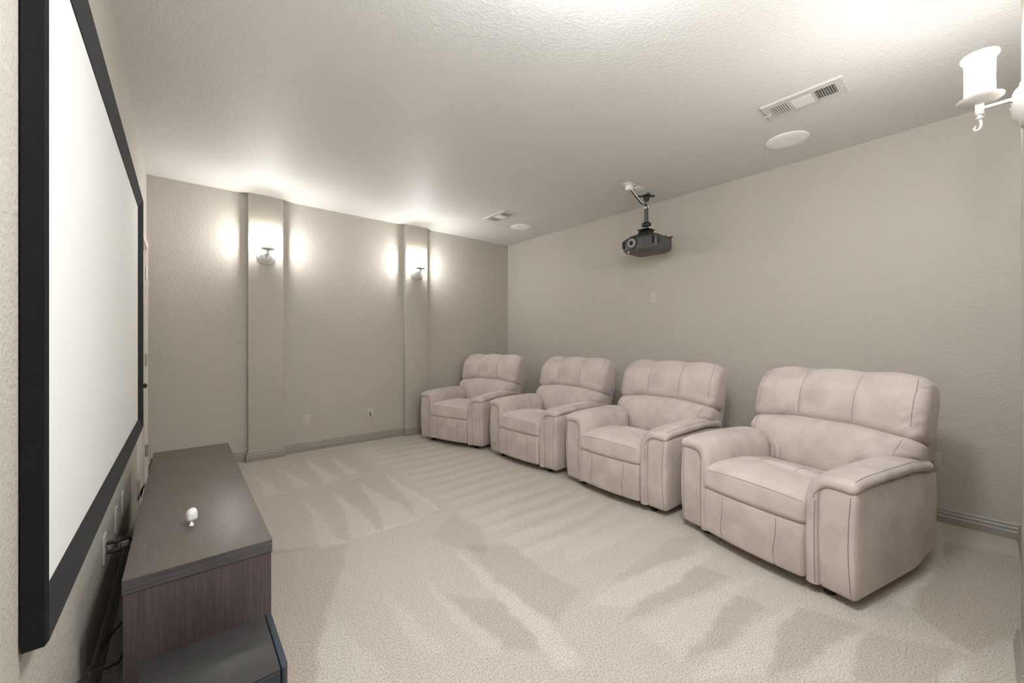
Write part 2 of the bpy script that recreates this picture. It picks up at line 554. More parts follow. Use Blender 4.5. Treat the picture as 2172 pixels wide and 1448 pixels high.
# baseboards: moulded profile run along the walls with mitred corners
BP = [(0.0, 0.0), (0.018, 0.0), (0.019, 0.045), (0.014, 0.052), (0.015, 0.068), (0.010, 0.078), (0.011, 0.088), (0.004, 0.100), (0.0, 0.102)]
def baseboard(name, path):
    """path: floor polyline, room on its left-hand side"""
    P = [Vector(p) for p in path]
    g = G()
    vs, fs = [], []
    k = len(BP)
    for i, p in enumerate(P):
        if i == 0:
            d = (P[1] - P[0]).normalized(); nrm = Vector((-d.y, d.x))
        elif i == len(P) - 1:
            d = (P[-1] - P[-2]).normalized(); nrm = Vector((-d.y, d.x))
        else:
            d0 = (P[i] - P[i - 1]).normalized(); d1 = (P[i + 1] - P[i]).normalized()
            n0 = Vector((-d0.y, d0.x)); n1 = Vector((-d1.y, d1.x))
            nrm = (n0 + n1) / (1 + n0.dot(n1))
        for o, z in BP:
            q = p + nrm * o
            vs.append((q.x, q.y, z))
    for i in range(len(P) - 1):
        for j in range(k - 1):
            fs.append((i * k + j, (i + 1) * k + j, (i + 1) * k + j + 1, i * k + j + 1))
    g.add(vs, fs)
    return struct(g.build(name, M_TRIM, angle=25))
yf = YF - PIL
baseboard('baseboard_far', [(XR, YF), (PX[1][1], YF), (PX[1][1], yf), (PX[1][0], yf), (PX[1][0], YF),
                            (PX[0][1], YF), (PX[0][1], yf), (PX[0][0], yf), (PX[0][0], YF), (XL, YF)])
baseboard('baseboard_right', [(XR, YN), (XR, YF)])
yn = YN + PILN
baseboard('baseboard_near', [(XL, YN), (PX[0][0], YN), (PX[0][0], yn), (PX[0][1], yn), (PX[0][1], YN),
                             (PX[1][0], YN), (PX[1][0], yn), (PX[1][1], yn), (PX[1][1], YN), (XR, YN)])
baseboard('baseboard_left', [(XL, DY0 - 0.06), (XL, YN)])
baseboard('baseboard_corner', [(XL, YF), (XL, DY1 + 0.06)])

# door in the screen wall, at its far end
door = struct(thing('door_1', (XL, (DY0 + DY1) / 2, 0)))
hw = (DY1 - DY0) / 2
g = G()
g.box(-0.10, 0.0, -hw, -hw + 0.018, 0, DZ).box(-0.10, 0.0, hw - 0.018, hw, 0, DZ).box(-0.10, 0.0, -hw, hw, DZ - 0.018, DZ)
g.build('jamb', M_DOORT, door, smooth=False)
cas = [(0, 0), (0.016, 0.002), (0.018, 0.03), (0.012, 0.05), (0.016, 0.062), (0, 0.064)]
g = G()
g.prism([(x, -hw - 0.002 - y) for x, y in cas], 2, 0, DZ + 0.062)
g.prism([(x, hw + 0.002 + y) for x, y in cas], 2, 0, DZ + 0.062)
g.prism([(x, DZ + y) for x, y in cas], 1, -hw - 0.062, hw + 0.062)
g.build('casing', M_DOORT, door, angle=25)
slab = G().box(-0.042, -0.006, -hw + 0.02, hw - 0.02, 0.012, DZ - 0.022, 0.002).build('slab', M_DOORT, door)
for (a, b, c, d) in [(-0.30, -0.04, 0.2, 0.95), (0.04, 0.30, 0.2, 0.95), (-0.30, -0.04, 1.1, 1.9), (0.04, 0.30, 1.1, 1.9)]:
    G().box(-0.007, -0.001, a, b, c, d, 0.002).build('panel', M_DOORT, slab)
for z in (0.28, 1.07, 1.82):
    hg = G()
    hg.box(0.0005, 0.019, hw - 0.004, hw - 0.0005, z - 0.05, z + 0.05)
    hg.lathe([(0, -0.05), (0.006, -0.05), (0.006, 0.05), (0, 0.05)], 10, Matrix.Translation((0.009, hw - 0.009, z)))
    hg.build('hinge', M_NICKEL, door)
kn = G()
kn.lathe([(0.0, 0), (0.03, 0), (0.03, 0.006), (0.011, 0.01), (0.011, 0.025), (0.016, 0.032), (0.019, 0.042), (0.013, 0.052), (0, 0.053)], 20,
         Matrix.Translation((-0.006, -hw + 0.09, 0.90)) @ Matrix.Rotation(math.pi / 2, 4, 'Y'))
kn.build('knob', M_BLACK, door)

# two screw anchors left in the far wall
for x, z in ((1.33, 1.951), (1.693, 1.953)):
    G().lathe([(0.0, 0.003), (0.003, 0.0025), (0.005, 0.0)], 10, Matrix.Translation((x, YF - 0.0005, z)) @ Matrix.Rotation(math.pi / 2, 4, 'X')).build(
        'wall_anchor', M_WHITE, bpy.data.objects['wall_far'])

# ------------------------------------------------------------------ recliners
def make_recliner():
    root = thing('recliner', (0, 0, 0))
    D0 = 0.45                      # local x = depth - D0, the seat faces -x
    tl = math.radians(19)
    ct, sn = math.cos(tl), math.sin(tl)
    def back(a, b, w):             # up the back, through its thickness, across
        return (0.645 + a * sn + b * ct - D0, w, 0.42 + a * ct - b * sn)
    stitch = G()
    def dash(pts, r=0.0014, on=0.010, gap=0.003, solid=False):
        acc = []
        for p, q in zip(pts[:-1], pts[1:]):
            acc.append((p, q, (q - p).length))
        L = sum(x[2] for x in acc)
        def at(s):
            for p, q, l in acc:
                if s <= l:
                    return p.lerp(q, s / max(l, 1e-9))
                s -= l
            return acc[-1][1]
        s = 0.0
        if solid:
            on, gap = 0.02, 0.0
        while s + on * 0.4 < L:
            e = min(s + on, L)
            a_, b_ = at(s), at(e)
            if (b_ - a_).length > 1e-4:
                stitch.tube([a_, b_], r, 4)
            s += on + gap
    def cast(bv, starts, d, lift=0.0006):
        out = []
        d = Vector(d).normalized()
        for p in starts:
            hit = bv.ray_cast(Vector(p), d)
            if hit[0] is not None:
                out.append(hit[0] - d * lift)
        return out
    # inner frame that carries the upholstery (dark lining under the seat)
    G().box(0.02 - D0, 0.80 - D0, -0.40, 0.40, 0.085, 0.30, 0.01).build('frame', M_BLACK, root)
    # footrest panel
    def ffn(x, y, z):
        t = 1 - (y / 0.275) ** 2
        u = (z - 0.05) / 0.285
        x2 = x - (0.010 + 0.020 * t + 0.012 * math.sin(math.pi * min(1, max(0, u)))) * sstep(0.1, 0.02, x + D0)
        x2 += 0.012 * math.exp(-((abs(y) - 0.15) / 0.008) ** 2) * sstep(0.1, 0.02, x + D0) * 0.35
        return (x2, y, z)
    fp = G().rbox((0.046 - D0, 0, 0.197), (0.085, 0.276, 0.135), 0.014, (8, 44, 16), ffn)
    fp.build('footrest', M_SUEDE, root)
    bv = fp.bvh()
    for w in (-0.15, 0.15):
        dash(cast(bv, [(-1.0, w + 0.006 * math.sin(k * 0.3), 0.06 + k * 0.0125) for k in range(21)], (1, 0, 0)))
    # seat cushion
    def sfn(x, y, z):
        d = x + D0
        u = min(1, max(0, (d + 0.04) / 0.64))
        t = 1 - min(1, abs(y) / 0.285) ** 2.5
        top = sstep(0.36, 0.45, z)
        z2 = z + top * (0.046 * t * math.sin(math.pi * min(1, u * 1.25 + 0.08)) ** 0.8 if u * 1.25 + 0.08 < 1 else 0)
        z2 -= top * 0.020 * math.exp(-((d - 0.20) / 0.022) ** 2) * sstep(0.27, 0.16, abs(y))
        z2 -= top * 0.030 * sstep(0.25, 0.60, d)
        z2 -= top * 0.022 * sstep(0.06, -0.05, d)
        fr = sstep(0.06, -0.02, d)
        x2 = x - fr * (0.010 + 0.020 * (1 - (y / 0.29) ** 2) + 0.012 * sstep(0.30, 0.36, z) * sstep(0.50, 0.36, z))
        return (x2, y, z2)
    sc = G().rbox((0.275 - D0, 0, 0.400), (0.315, 0.284, 0.074), 0.026, (44, 36, 14), sfn)
    sc.build('seat_cushion', M_SUEDE, root)
    bv = sc.bvh()
    dash(cast(bv, [(-1.0, -0.27 + 0.015 * k, 0.440 + 0.016 * (1 - ((-0.27 + 0.015 * k) / 0.27) ** 2)) for k in range(37)], (1, 0, 0)), solid=True, r=0.0012)
    dash(cast(bv, [(0.20 - D0, -0.20 + 0.01 * k, 1.0) for k in range(41)], (0, 0, -1)))
    for w in (-0.10, 0.10):
        dash(cast(bv, [(0.20 + 0.02 * k - D0, w, 1.0) for k in range(16)], (0, 0, -1)))
    # lumbar cushion
    def lfn(x, y, z):
        a, b = z, x
        k = sstep(0.07, 0.20, a)
        hwid = 0.283 + (0.458 - 0.283) * k
        w = y * hwid / 0.415
        fr = sstep(0.10, 0.0, b)
        q = min(1, max(0, (a + 0.04) / 0.37))
        yy = abs(y) / 0.415
        b2 = b - fr * (0.105 * math.sin(math.pi * min(1, q * 0.95 + 0.03)) ** 0.7 * (1 - 0.35 * yy ** 3))
        b2 += 0.02 * fr * sstep(0.85, 1.0, yy)
        # gathered pleats near the ends
        b2 += fr * 0.005 * math.sin(y * 95) * sstep(0.50, 0.72, yy) * sstep(0.16, 0.02, a)
        a2 = a - 0.035 * sstep(0.30, 1.0, yy) * sstep(0.15, 0.33, a)
        return back(a2, b2, w)
    lc = G().rbox((0.05, 0, 0.145), (0.068, 0.415, 0.182), 0.050, (10, 56, 22), lfn)
    lc.build('lumbar_cushion', M_SUEDE, root)
    bv = lc.bvh()
    bd = Vector(back(0, 1, 0)) - Vector(back(0, 0, 0))
    for sgn in (-1, 1):
        dash(cast(bv, [back(0.10 + 0.008 * k, -0.6, sgn * (0.37 + 0.02 * sstep(0, 20, k))) for k in range(22)], bd))
    # headrest cushion
    def hfn(x, y, z):
        a, b = z, x
        fr = sstep(0.12, 0.02, b)
        q = min(1, max(0, (a - 0.305) / 0.374))
        yy = abs(y) / 0.462
        b2 = b - fr * (0.052 * math.sin(math.pi * min(1, q * 0.88 + 0.08)) ** 0.7 * (1 - 0.45 * yy ** 4))
        b2 += fr * 0.010 * math.exp(-((abs(y) - 0.15) / 0.010) ** 2)
        b2 += fr * 0.004 * math.sin((a + y * 0.8) * 120) * sstep(0.70, 0.93, yy)
        b2 += 0.045 * sstep(0.48, 0.69, a) * fr
        w = y * (1.0 - 0.030 * sstep(0.50, 0.69, a))
        a2 = a - 0.020 * yy ** 4 * sstep(0.53, 0.67, a) + 0.006 * math.cos(y * 2 * math.pi / 0.30) * sstep(0.58, 0.67, a)
        a2 += -0.025 * sstep(0.3, 1.0, yy) * sstep(0.45, 0.31, a)
        return back(a2, b2, w)
    hc = G().rbox((0.075, 0, 0.492), (0.098, 0.462, 0.187), 0.050, (12, 64, 26), hfn)
    hc.build('headrest_cushion', M_SUEDE, root)
    bv = hc.bvh()
    for w in (-0.15, 0.15):
        dash(cast(bv, [back(0.335 + 0.0135 * k, -0.6, w) for k in range(25)], bd), r=0.0012)
    for sgn in (-1, 1):
        dash(cast(bv, [back(0.35 + 0.0135 * k, -0.6, sgn * (0.415 - 0.012 * sstep(14, 22, k))) for k in range(22)], bd))
    # back shell
    def bfn(x, y, z):
        a, b = z, x
        yy = abs(y) / 0.43
        w = y * (1.0 - 0.05 * sstep(0.40, 0.66, a))
        a2 = a - 0.02 * yy ** 4 * sstep(0.45, 0.6, a)
        return back(a2, b + 0.01 * (1 - yy ** 2) * sstep(0.2, 0.28, b), w)
    G().rbox((0.17, 0, 0.315), (0.085, 0.435, 0.338), 0.045, (8, 26, 24), bfn).build('back_shell', M_SUEDE, root)
    # arms
    for sgn in (-1, 1):
        def afn(x, y, z):
            d = x + D0
            u = min(1, max(0, (z - 0.045) / 0.50))
            out = sstep(0.39, 0.477, abs(y))
            w = abs(y) + out * (0.016 * math.sin(math.pi * u) ** 0.7 * math.sin(math.pi * min(1, max(0, (d + 0.06) / 0.98))) - 0.004 * (1 - u) ** 4)
            fr = sstep(0.05, 0.0, d)
            x2 = x - fr * 0.014 * math.sin(math.pi * u) + 0.035 * sstep(0.4, 0.88, d) * 0
            rear = sstep(0.55, 0.88, d)
            z2 = z + rear * 0.06 * (1 - u) ** 1.5 - rear * 0.03 * u ** 3
            x2 -= 0.035 * rear * (1 - u) ** 3
            return (x2, sgn * w, z2)
        ap = G().rbox((0.418 - D0, 0.402, 0.295), (0.434, 0.077, 0.253), 0.020, (26, 10, 26), afn)
        if sgn < 0:
            ap.f = [tuple(reversed(q)) for q in ap.f]
        ap.build('arm_panel', M_SUEDE, root)
        bv = ap.bvh()
        dash(cast(bv, [(-1.0, sgn * (0.458 - 0.006 * math.sin(math.pi * k / 24)), 0.055 + 0.0195 * k) for k in range(25)], (1, 0, 0)))
        # arm pad: a padded sheet from the inner wall over the top of the arm
        ctr = smooth_path([(0.300, 0.05), (0.300, 0.20), (0.300, 0.36), (0.301, 0.47), (0.314, 0.535), (0.352, 0.570), (0.405, 0.576), (0.454, 0.572)], 5)
        ctr = [Vector((p.x, p.y)) for p in ctr]
        m = len(ctr)
        nor = []
        for i in range(m):
            t = (ctr[min(i + 1, m - 1)] - ctr[max(i - 1, 0)]).normalized()
            nor.append(Vector((-t.y, t.x)))        # towards the seat / upwards
        th = 0.030
        # closed ring of the sheet's section, rounded at the outer lip
        ring = []
        for i in range(m):
            ring.append((ctr[i], nor[i], 1.0))
        tend = (ctr[-1] - ctr[-2]).normalized()
        for k in range(1, 6):
            a_ = math.pi * k / 6
            ring.append((ctr[-1], nor[-1] * math.cos(a_) + tend * math.sin(a_), 1.0))
        for i in reversed(range(m)):
            ring.append((ctr[i], -nor[i], 1.0))
        layers = []
        r0 = 0.030
        for k in range(6):
            a_ = math.pi / 2 * k / 5
            layers.append((-0.030 + r0 * (1 - math.cos(a_)), 0.15 + 0.85 * math.sin(a_)))
        for k in range(1, 22):
            layers.append((0.0 + 0.78 * (k / 21) ** 1.05, 1.0))
        layers.append((0.80, 0.75)); layers.append((0.81, 0.3))
        vs, fs = [], []
        nr = len(ring)
        for d, sc_ in layers:
            for (c, nn, _) in ring:
                p = c + nn * th * sc_
                hgt = sstep(0.40, 0.56, p.y)
                drop = 0.016 * (max(0, 0.13 - d) / 0.16) ** 2 + 0.022 * sstep(0.55, 0.82, d)
                z = p.y - hgt * drop + hgt * 0.010 * math.sin(math.pi * min(1, max(0, d / 0.8)))
                fwd = -0.012 * math.sin(math.pi * min(1, max(0, p.y / 0.55))) * sstep(0.08, 0.0, d)
                side = 0.009 * sstep(0.40, 0.48, p.x) * math.sin(math.pi * min(1, max(0, (d + .05) / 0.9)))
                vs.append((d + fwd - D0, sgn * (p.x + side), z))
        for i in range(len(layers) - 1):
            for k in range(nr):
                l = (k + 1) % nr
                q = (i * nr + k, i * nr + l, (i + 1) * nr + l, (i + 1) * nr + k)
                fs.append(q if sgn > 0 else tuple(reversed(q)))
        f0 = tuple(range(nr)); f1 = tuple(range((len(layers) - 1) * nr, len(layers) * nr))
        fs.append(tuple(reversed(f0)) if sgn > 0 else f0)
        fs.append(f1 if sgn > 0 else tuple(reversed(f1)))
        pd = G().add(vs, fs)
        pd.build('arm_pad', M_SUEDE, root, angle=60)
        bv = pd.bvh()
        dash(cast(bv, [(-1.0, sgn * 0.318, 0.06 + 0.02 * k) for k in range(21)], (1, 0, 0)))
        dash(cast(bv, [(-1.0, sgn * (c.x + 0.004), c.y - 0.040) for c in ctr[18:]], (1, 0, 0)))
        dash(cast(bv, [(0.0 + 0.02 * k - D0, sgn * (0.466 + 0.008 * math.sin(math.pi * k / 38)), 1.0) for k in range(39)], (0, 0, -1)))
    so = stitch.build('stitching', M_STITCH, root, smooth=False)
    so['kind'] = 'stuff'
    # feet
    for x, y in ((0.045, -0.34), (0.045, 0.34), (0.70, -0.33), (0.70, 0.33)):
        f = G()
        f.box(x - 0.02 - D0, x + 0.05 - D0, y - 0.022, y + 0.022, 0.03, 0.090, 0.004)
        f.lathe([(0, 0), (0.024, 0), (0.026, 0.008), (0.018, 0.02), (0.010, 0.035), (0, 0.036)], 14, Matrix.Translation((x + 0.015 - D0, y, 0)))
        f.build('foot', M_BLACK, root)
    return root

rec = make_recliner()
spots = [  # middle of the front edge, turn, label
    ((2.470, 0.828), -13.8, 'taupe suede recliner nearest the near corner, turned slightly inward, whole right side showing'),
    ((2.607, 1.884), -2.0, 'taupe suede recliner second from the near end of the row, below the wall outlet'),
    ((2.611, 2.969), 2.0, 'taupe suede recliner third from the near end of the row, second from the pilaster wall'),
    ((2.447, 4.049), 17.0, 'taupe suede recliner at the far end of the row, beside the pilaster wall'),
]
for i, ((x, y), a, lab) in enumerate(spots):
    r = rec if i == 0 else copy_tree(rec)
    t = math.radians(a)
    r.location = (x + 0.45 * math.cos(t), y + 0.45 * math.sin(t), 0)
    r.rotation_euler = (0, 0, t)
    tag(r, lab, 'recliner', 'row of four recliners')

# ------------------------------------------------------------------ projection screen on the left wall
scr = thing('projection_screen', (XL, 2.49, 0.63))
SY0, SY1, SZ0, SZ1 = 1.2 - 2.49, 3.775 - 2.49, 0.0, 1.585
bw = 0.066
sd = G().box(0.004, 0.014, SY0 + 0.02, SY1 - 0.02, SZ0 + 0.02, SZ1 - 0.02).build('screen_surface', M_SCREEN, scr, smooth=False)
prof = [(0.003, 0.0), (0.034, 0.0), (0.039, 0.006), (0.036, 0.014), (0.0165, bw), (0.012, bw), (0.003, bw)]  # (off the wall, inward)
def bar(p0, p1, inward):
    """mitred frame bar from outer corner p0 to p1 (y,z)"""
    p0, p1, inward = Vector(p0), Vector(p1), Vector(inward)
    d = (p1 - p0).normalized()
    vs, fs = [], []
    for end, e in ((p0, 1), (p1, -1)):
        for x, w in prof:
            q = end + inward * w + d * (e * w)
            vs.append((x, q.x, q.y))
    k = len(prof)
    for j in range(k):
        l = (j + 1) % k
        fs.append((j, l, k + l, k + j))
    fs.append(tuple(range(k))); fs.append(tuple(reversed(range(k, 2 * k))))
    bm = bmesh.new()
    bv_ = [bm.verts.new(v) for v in vs]
    for q in fs:
        bm.faces.new([bv_[i] for i in q])
    bmesh.ops.recalc_face_normals(bm, faces=bm.faces[:])
    return G().frombm(bm)
bar((SY0, SZ0), (SY1, SZ0), (0, 1)).build('frame_bar', M_VELVET, scr, angle=25)
bar((SY0, SZ1), (SY1, SZ1), (0, -1)).build('frame_bar', M_VELVET, scr, angle=25)
bar((SY0, SZ0), (SY0, SZ1), (1, 0)).build('frame_bar', M_VELVET, scr, angle=25)
bar((SY1, SZ0), (SY1, SZ1), (-1, 0)).build('frame_bar', M_VELVET, scr, angle=25)
tag(scr, 'wide white projection screen in a black velvet frame on the left wall', 'projection screen')

# ------------------------------------------------------------------ media console under the screen
CX0, CX1, CY0, CY1, CZ = -0.141, 0.259, 1.697, 3.50, 0.50
con = thing('media_console', ((CX0 + CX1) / 2, (CY0 + CY1) / 2, 0))
cw, cl = (CX1 - CX0) / 2, (CY1 - CY0) / 2
G().box(-cw, cw, -cl + 0.0008, cl, CZ - 0.044, CZ, 0.0012).build('top_panel', M_WOOD_TOP, con)
G().box(-cw + 0.0005, cw - 0.0005, -cl - 0.0005, -cl + 0.0006, CZ - 0.0435, CZ - 0.0008).build('edge_band', M_WOOD_EDGE, con, smooth=False)
for y0, y1 in ((-cl + 0.002, -cl + 0.030), (cl - 0.030, cl - 0.002)):
    G().box(-cw + 0.002, cw - 0.003, y0, y1, 0, CZ - 0.044, 0.001).build('end_panel', M_WOOD_END, con)
for yy in (-0.30, 0.30):
    G().box(-cw + 0.03, cw - 0.02, yy - 0.01, yy + 0.01, 0.06, CZ - 0.044).build('divider', M_WOOD_END, con)
G().box(-cw + 0.02, cw - 0.005, -cl + 0.03, cl - 0.03, 0.04, 0.06).build('bottom_panel', M_WOOD_TOP, con)
G().box(-cw + 0.02, cw - 0.02, -cl + 0.03, cl - 0.03, 0.24, 0.258).build('shelf', M_WOOD_TOP, con)
G().box(-cw + 0.02, cw - 0.03, -cl + 0.03, cl - 0.03, 0.0, 0.04).build('plinth', M_WOOD_END, con)
G().box(-cw + 0.004, -cw + 0.010, -cl + 0.03, cl - 0.03, 0.05, CZ - 0.044).build('back_panel', M_WOOD_END, con)
tag(con, 'long low dark brown wood media console under the projection screen', 'console')

# white motion sensor on the console
ms = thing('motion_sensor', (0.030, 2.035, CZ), math.radians(12))
G().lathe([(0, 0), (0.0145, 0), (0.0150, 0.002), (0.0060, 0.015), (0.005, 0.021), (0, 0.021)], 24).build('base', M_CHROME, ms)
def msf(x, y, z):
    t = (z - 0.019) / 0.042
    return (x * (1 - 0.20 * t * 0.5), y * (1.0 + 0.10 * math.sin(math.pi * t)), z + 0.30 * x * t + 0.004 * t * (1 - abs(x) / 0.02))
G().rbox((0.001, 0, 0.040), (0.018, 0.0185, 0.021), 0.011, (10, 10, 10), msf).build('body', M_WHITE, ms)
G().lathe([(0.0, 0.0015), (0.007, 0.001), (0.009, 0.0)], 16, Matrix.Translation((-0.0165, 0.0, 0.036)) @ Matrix.Rotation(-math.pi / 2, 4, 'Y')).build('lens', M_WHITE, ms)
tag(ms, 'small white motion sensor on a silver base standing on the console', 'sensor')

# subwoofer on the floor in front of the console
sx0, sx1, sy0, sy1, sz = -0.088, 0.214, 1.262, 1.546, 0.32
sub = thing('subwoofer', ((sx0 + sx1) / 2, (sy0 + sy1) / 2, 0))
hx, hy = (sx1 - sx0) / 2, (sy1 - sy0) / 2
G().box(-hx, hx, -hy, hy, 0.02, sz, 0.004).build('cabinet', M_SUB, sub)
G().prism([(hx + 0.001, -hy - 0.002), (hx + 0.001, hy + 0.002), (hx + 0.010, hy + 0.002), (hx + 0.018, hy - 0.012), (hx + 0.018, -hy + 0.012), (hx + 0.010, -hy - 0.002)],
          2, 0.022, sz + 0.002, 0.002).build('grille', M_GRILLE, sub)
G().box(-hx + 0.02, hx - 0.004, -hy - 0.004, -hy + 0.002, 0.03, sz - 0.006, 0.002).build('side_panel', M_GRILLE, sub)
for x in (-hx + 0.04, hx - 0.04):
    for y in (-hy + 0.04, hy - 0.04):
        G().lathe([(0, 0), (0.018, 0), (0.02, 0.012), (0.016, 0.022), (0, 0.022)], 14, Matrix.Translation((x, y, 0))).build('foot', M_BLACK, sub)
tag(sub, 'black box subwoofer with a slate blue grille on the floor by the console end', 'subwoofer')

# ------------------------------------------------------------------ sconces
def make_sconce():
    r = thing('wall_sconce', (0, 0, 0))         # origin at the back plate, arm towards +y
    bk = Matrix.Rotation(-math.pi / 2, 4, 'X')
    bp_ = G().lathe([(0.0, 0.030), (0.025, 0.0295), (0.045, 0.026), (0.058, 0.019), (0.064, 0.012), (0.066, 0.011), (0.078, 0.009), (0.083, 0.005), (0.084, 0.0), (0, 0)], 40, bk)
    pl = bp_.build('back_plate', M_PEWTER, r)
    for s in (-1, 1):
        G().lathe([(0, 0.006), (0.004, 0.005), (0.0055, 0.0)], 10, Matrix.Translation((s * 0.040, 0.0255, 0.006)) @ bk).build('screw', M_NICKEL, pl)
    G().box(-0.007, 0.007, 0.022, 0.105, 0.022, 0.034, 0.002).build('arm', M_PEWTER, r)
    tr = Matrix.Translation((0, 0.105, 0.0))
    st = G().box(-0.012, 0.012, 0.093, 0.117, 0.012, 0.048, 0.002)
    st.build('stem', M_PEWTER, r)
    fi = G().lathe([(0, 0.012), (0.012, 0.012), (0.013, 0.007), (0.008, 0.003), (0.007, -0.002), (0.011, -0.006), (0.010, -0.010), (0.004, -0.014), (0, -0.014)], 20, tr)
    hook = smooth_path([(0.0, 0.105, -0.010), (0.002, 0.101, -0.026), (0.003, 0.104, -0.044), (-0.001, 0.113, -0.053), (-0.004, 0.119, -0.046), (-0.003, 0.115, -0.036)], 5)
    fi.tube(hook, [0.0045] * (len(hook) - 6) + [0.004, 0.0036, 0.0033, 0.003, 0.003, 0.0025], 8)
    fi.build('finial', M_PEWTER, r)
    G().lathe([(0.0, 0.044), (0.014, 0.044), (0.038, 0.050), (0.056, 0.058), (0.063, 0.064), (0.0635, 0.067), (0.060, 0.067), (0.050, 0.062), (0.046, 0.062), (0.046, 0.068), (0.0, 0.068)], 40, tr).build('dish', M_PEWTER, r)
    G().lathe([(0.0, 0.069), (0.040, 0.069), (0.0405, 0.075), (0.040, 0.15), (0.041, 0.210), (0.043, 0.221)], 40, tr).build('shade', M_SHADE, r)
    G().lathe([(0.043, 0.221), (0.050, 0.224), (0.052, 0.230), (0.050, 0.236), (0.046, 0.237), (0.042, 0.233), (0.037, 0.226), (0.036, 0.20)], 40, tr).build('shade_rim', M_RIM, r)
    G().lathe([(0.0, 0.205), (0.012, 0.200), (0.034, 0.196)], 24, tr).build('bulb', M_BULB, r)
    return r
sc0 = make_sconce()
SZ = 2.108
pos = [
    (((PX[0][0] + PX[0][1]) / 2, YF - PIL, SZ), math.pi, 'lit wall sconce on the far wall pilaster nearer the projection screen'),
    (((PX[1][0] + PX[1][1]) / 2, YF - PIL, SZ), math.pi, 'lit wall sconce on the far wall pilaster nearer the recliners'),
    (((PX[1][0] + PX[1][1]) / 2, YN + PILN, SZ), 0.0, 'large lit wall sconce nearest the camera, above the closest recliner'),
    (((PX[0][0] + PX[0][1]) / 2, YN + PILN, SZ), 0.0, 'lit wall sconce beside the camera, on the near pilaster by the screen wall'),
]
for i, (p, a, lab) in enumerate(pos):
    o = sc0 if i == 0 else copy_tree(sc0)
    o.location = p
    o.rotation_euler = (0, 0, a)
    tag(o, lab, 'sconce', 'candle sconces on the pilasters')

# added unseen fill light, built as a semi-flush bowl over the near half
dl = thing('fill_lamp', (0.95, 0.65, ZC))
G().lathe([(0, 0), (0.070, 0), (0.072, -0.012), (0.055, -0.026), (0.012, -0.03), (0.010, -0.275), (0.016, -0.280), (0.014, -0.292), (0, -0.298)], 32).build('canopy', M_PEWTER, dl)
G().lathe([(0.012, -0.272), (0.08, -0.264), (0.14, -0.244), (0.180, -0.212), (0.200, -0.175), (0.203, -0.165)], 40).build('glass_bowl', M_FILL, dl)
tag(dl, 'added fill light out of view, shaped as a semi-flush glass bowl above the near carpet', 'fill light')

# ------------------------------------------------------------------ ceiling vents and speakers
def make_vent():
    r = thing('ceiling_vent', (0, 0, 0))        # hangs below z=0; length along y, width along x
    W2, L2 = 0.103, 0.204
    iw = 0.060
    secs = [(-0.165, -0.068), (-0.052, 0.052), (0.068, 0.165)]
    f = G()
    z0, z1 = -0.009, -0.003
    f.box(-W2, -iw, -L2, L2, z0, z1)
    f.box(iw, W2, -L2, L2, z0, z1)
    ys = [-L2] + [y for s in secs for y in s] + [L2]
    for k in range(0, len(ys), 2):
        f.box(-iw, iw, ys[k], ys[k + 1], z0, z1)
    for sx in (-1, 1):
        f.prism([(sx * W2, z0), (sx * (W2 + 0.009), -0.0005), (sx * W2, -0.0005)], 1, -L2, L2)
    for sy in (-1, 1):
        f.prism([(sy * L2, z0), (sy * (L2 + 0.009), -0.0005), (sy * L2, -0.0005)], 0, -W2, W2)
    f.build('frame', M_VENT, r, angle=20)
    G().box(-iw - 0.01, iw + 0.01, -0.175, 0.175, -0.0025, -0.0012).build('duct', M_DUCT, r, smooth=False)
    for si, (a, b) in enumerate(secs):
        if si == 1:
            nn = 9
            for k in range(nn):
                x = -iw + (k + 0.5) * 2 * iw / nn
                q = G().prism([(x + 0.0065, z0 - 0.003), (x + 0.005, z0 - 0.004), (x - 0.006, -0.0035), (x - 0.005, -0.0030)], 1, a, b)
                q.build('slat', M_VENT, r, smooth=False)
        else:
            nn = 8
            s = -1 if si == 0 else 1
            for k in range(nn):
                y = a + (k + 0.5) * (b - a) / nn
                tw = 0.0032 if si == 2 else 0.0022
                q = G().prism([(y + s * tw, z0 - 0.003), (y + s * tw - s * 0.0015, z0 - 0.004), (y - s * tw, -0.0035), (y - s * tw + s * 0.0012, -0.0030)], 0, -iw, iw)
                q.build('slat', M_VENT, r, smooth=False)
    for k in range(8):
        x = -iw + (k + 0.5) * 2 * iw / 8
        G().box(x - 0.0012, x + 0.0012, secs[0][0], secs[0][1], -0.0045, -0.0028).build('fin', M_VENT, r, smooth=False)
    for sy in (-1, 1):
        G().lathe([(0, -0.0115), (0.003, -0.011), (0.0045, -0.009)], 10, Matrix.Translation((0, sy * 0.190, 0))).build('screw', M_WHITE, r)
    lv = G().tube(smooth_path([(0.0, 0.176, -0.008), (0.004, 0.182, -0.018), (0.002, 0.196, -0.020), (-0.004, 0.212, -0.022)], 4), 0.0022, 6)
    lv.build('lever', M_VENT, r)
    return r
v0 = make_vent()
for i, (x, y, lab) in enumerate([(2.972, 0.722, 'rectangular three-section ceiling vent near the camera, beside the closest sconce'),
                                 (2.960, 3.755, 'rectangular three-section ceiling vent at the far end, by the pilaster wall')]):
    o = v0 if i == 0 else copy_tree(v0)
    o.location = (x, y, ZC)
    tag(o, lab, 'vent', 'ceiling vents')

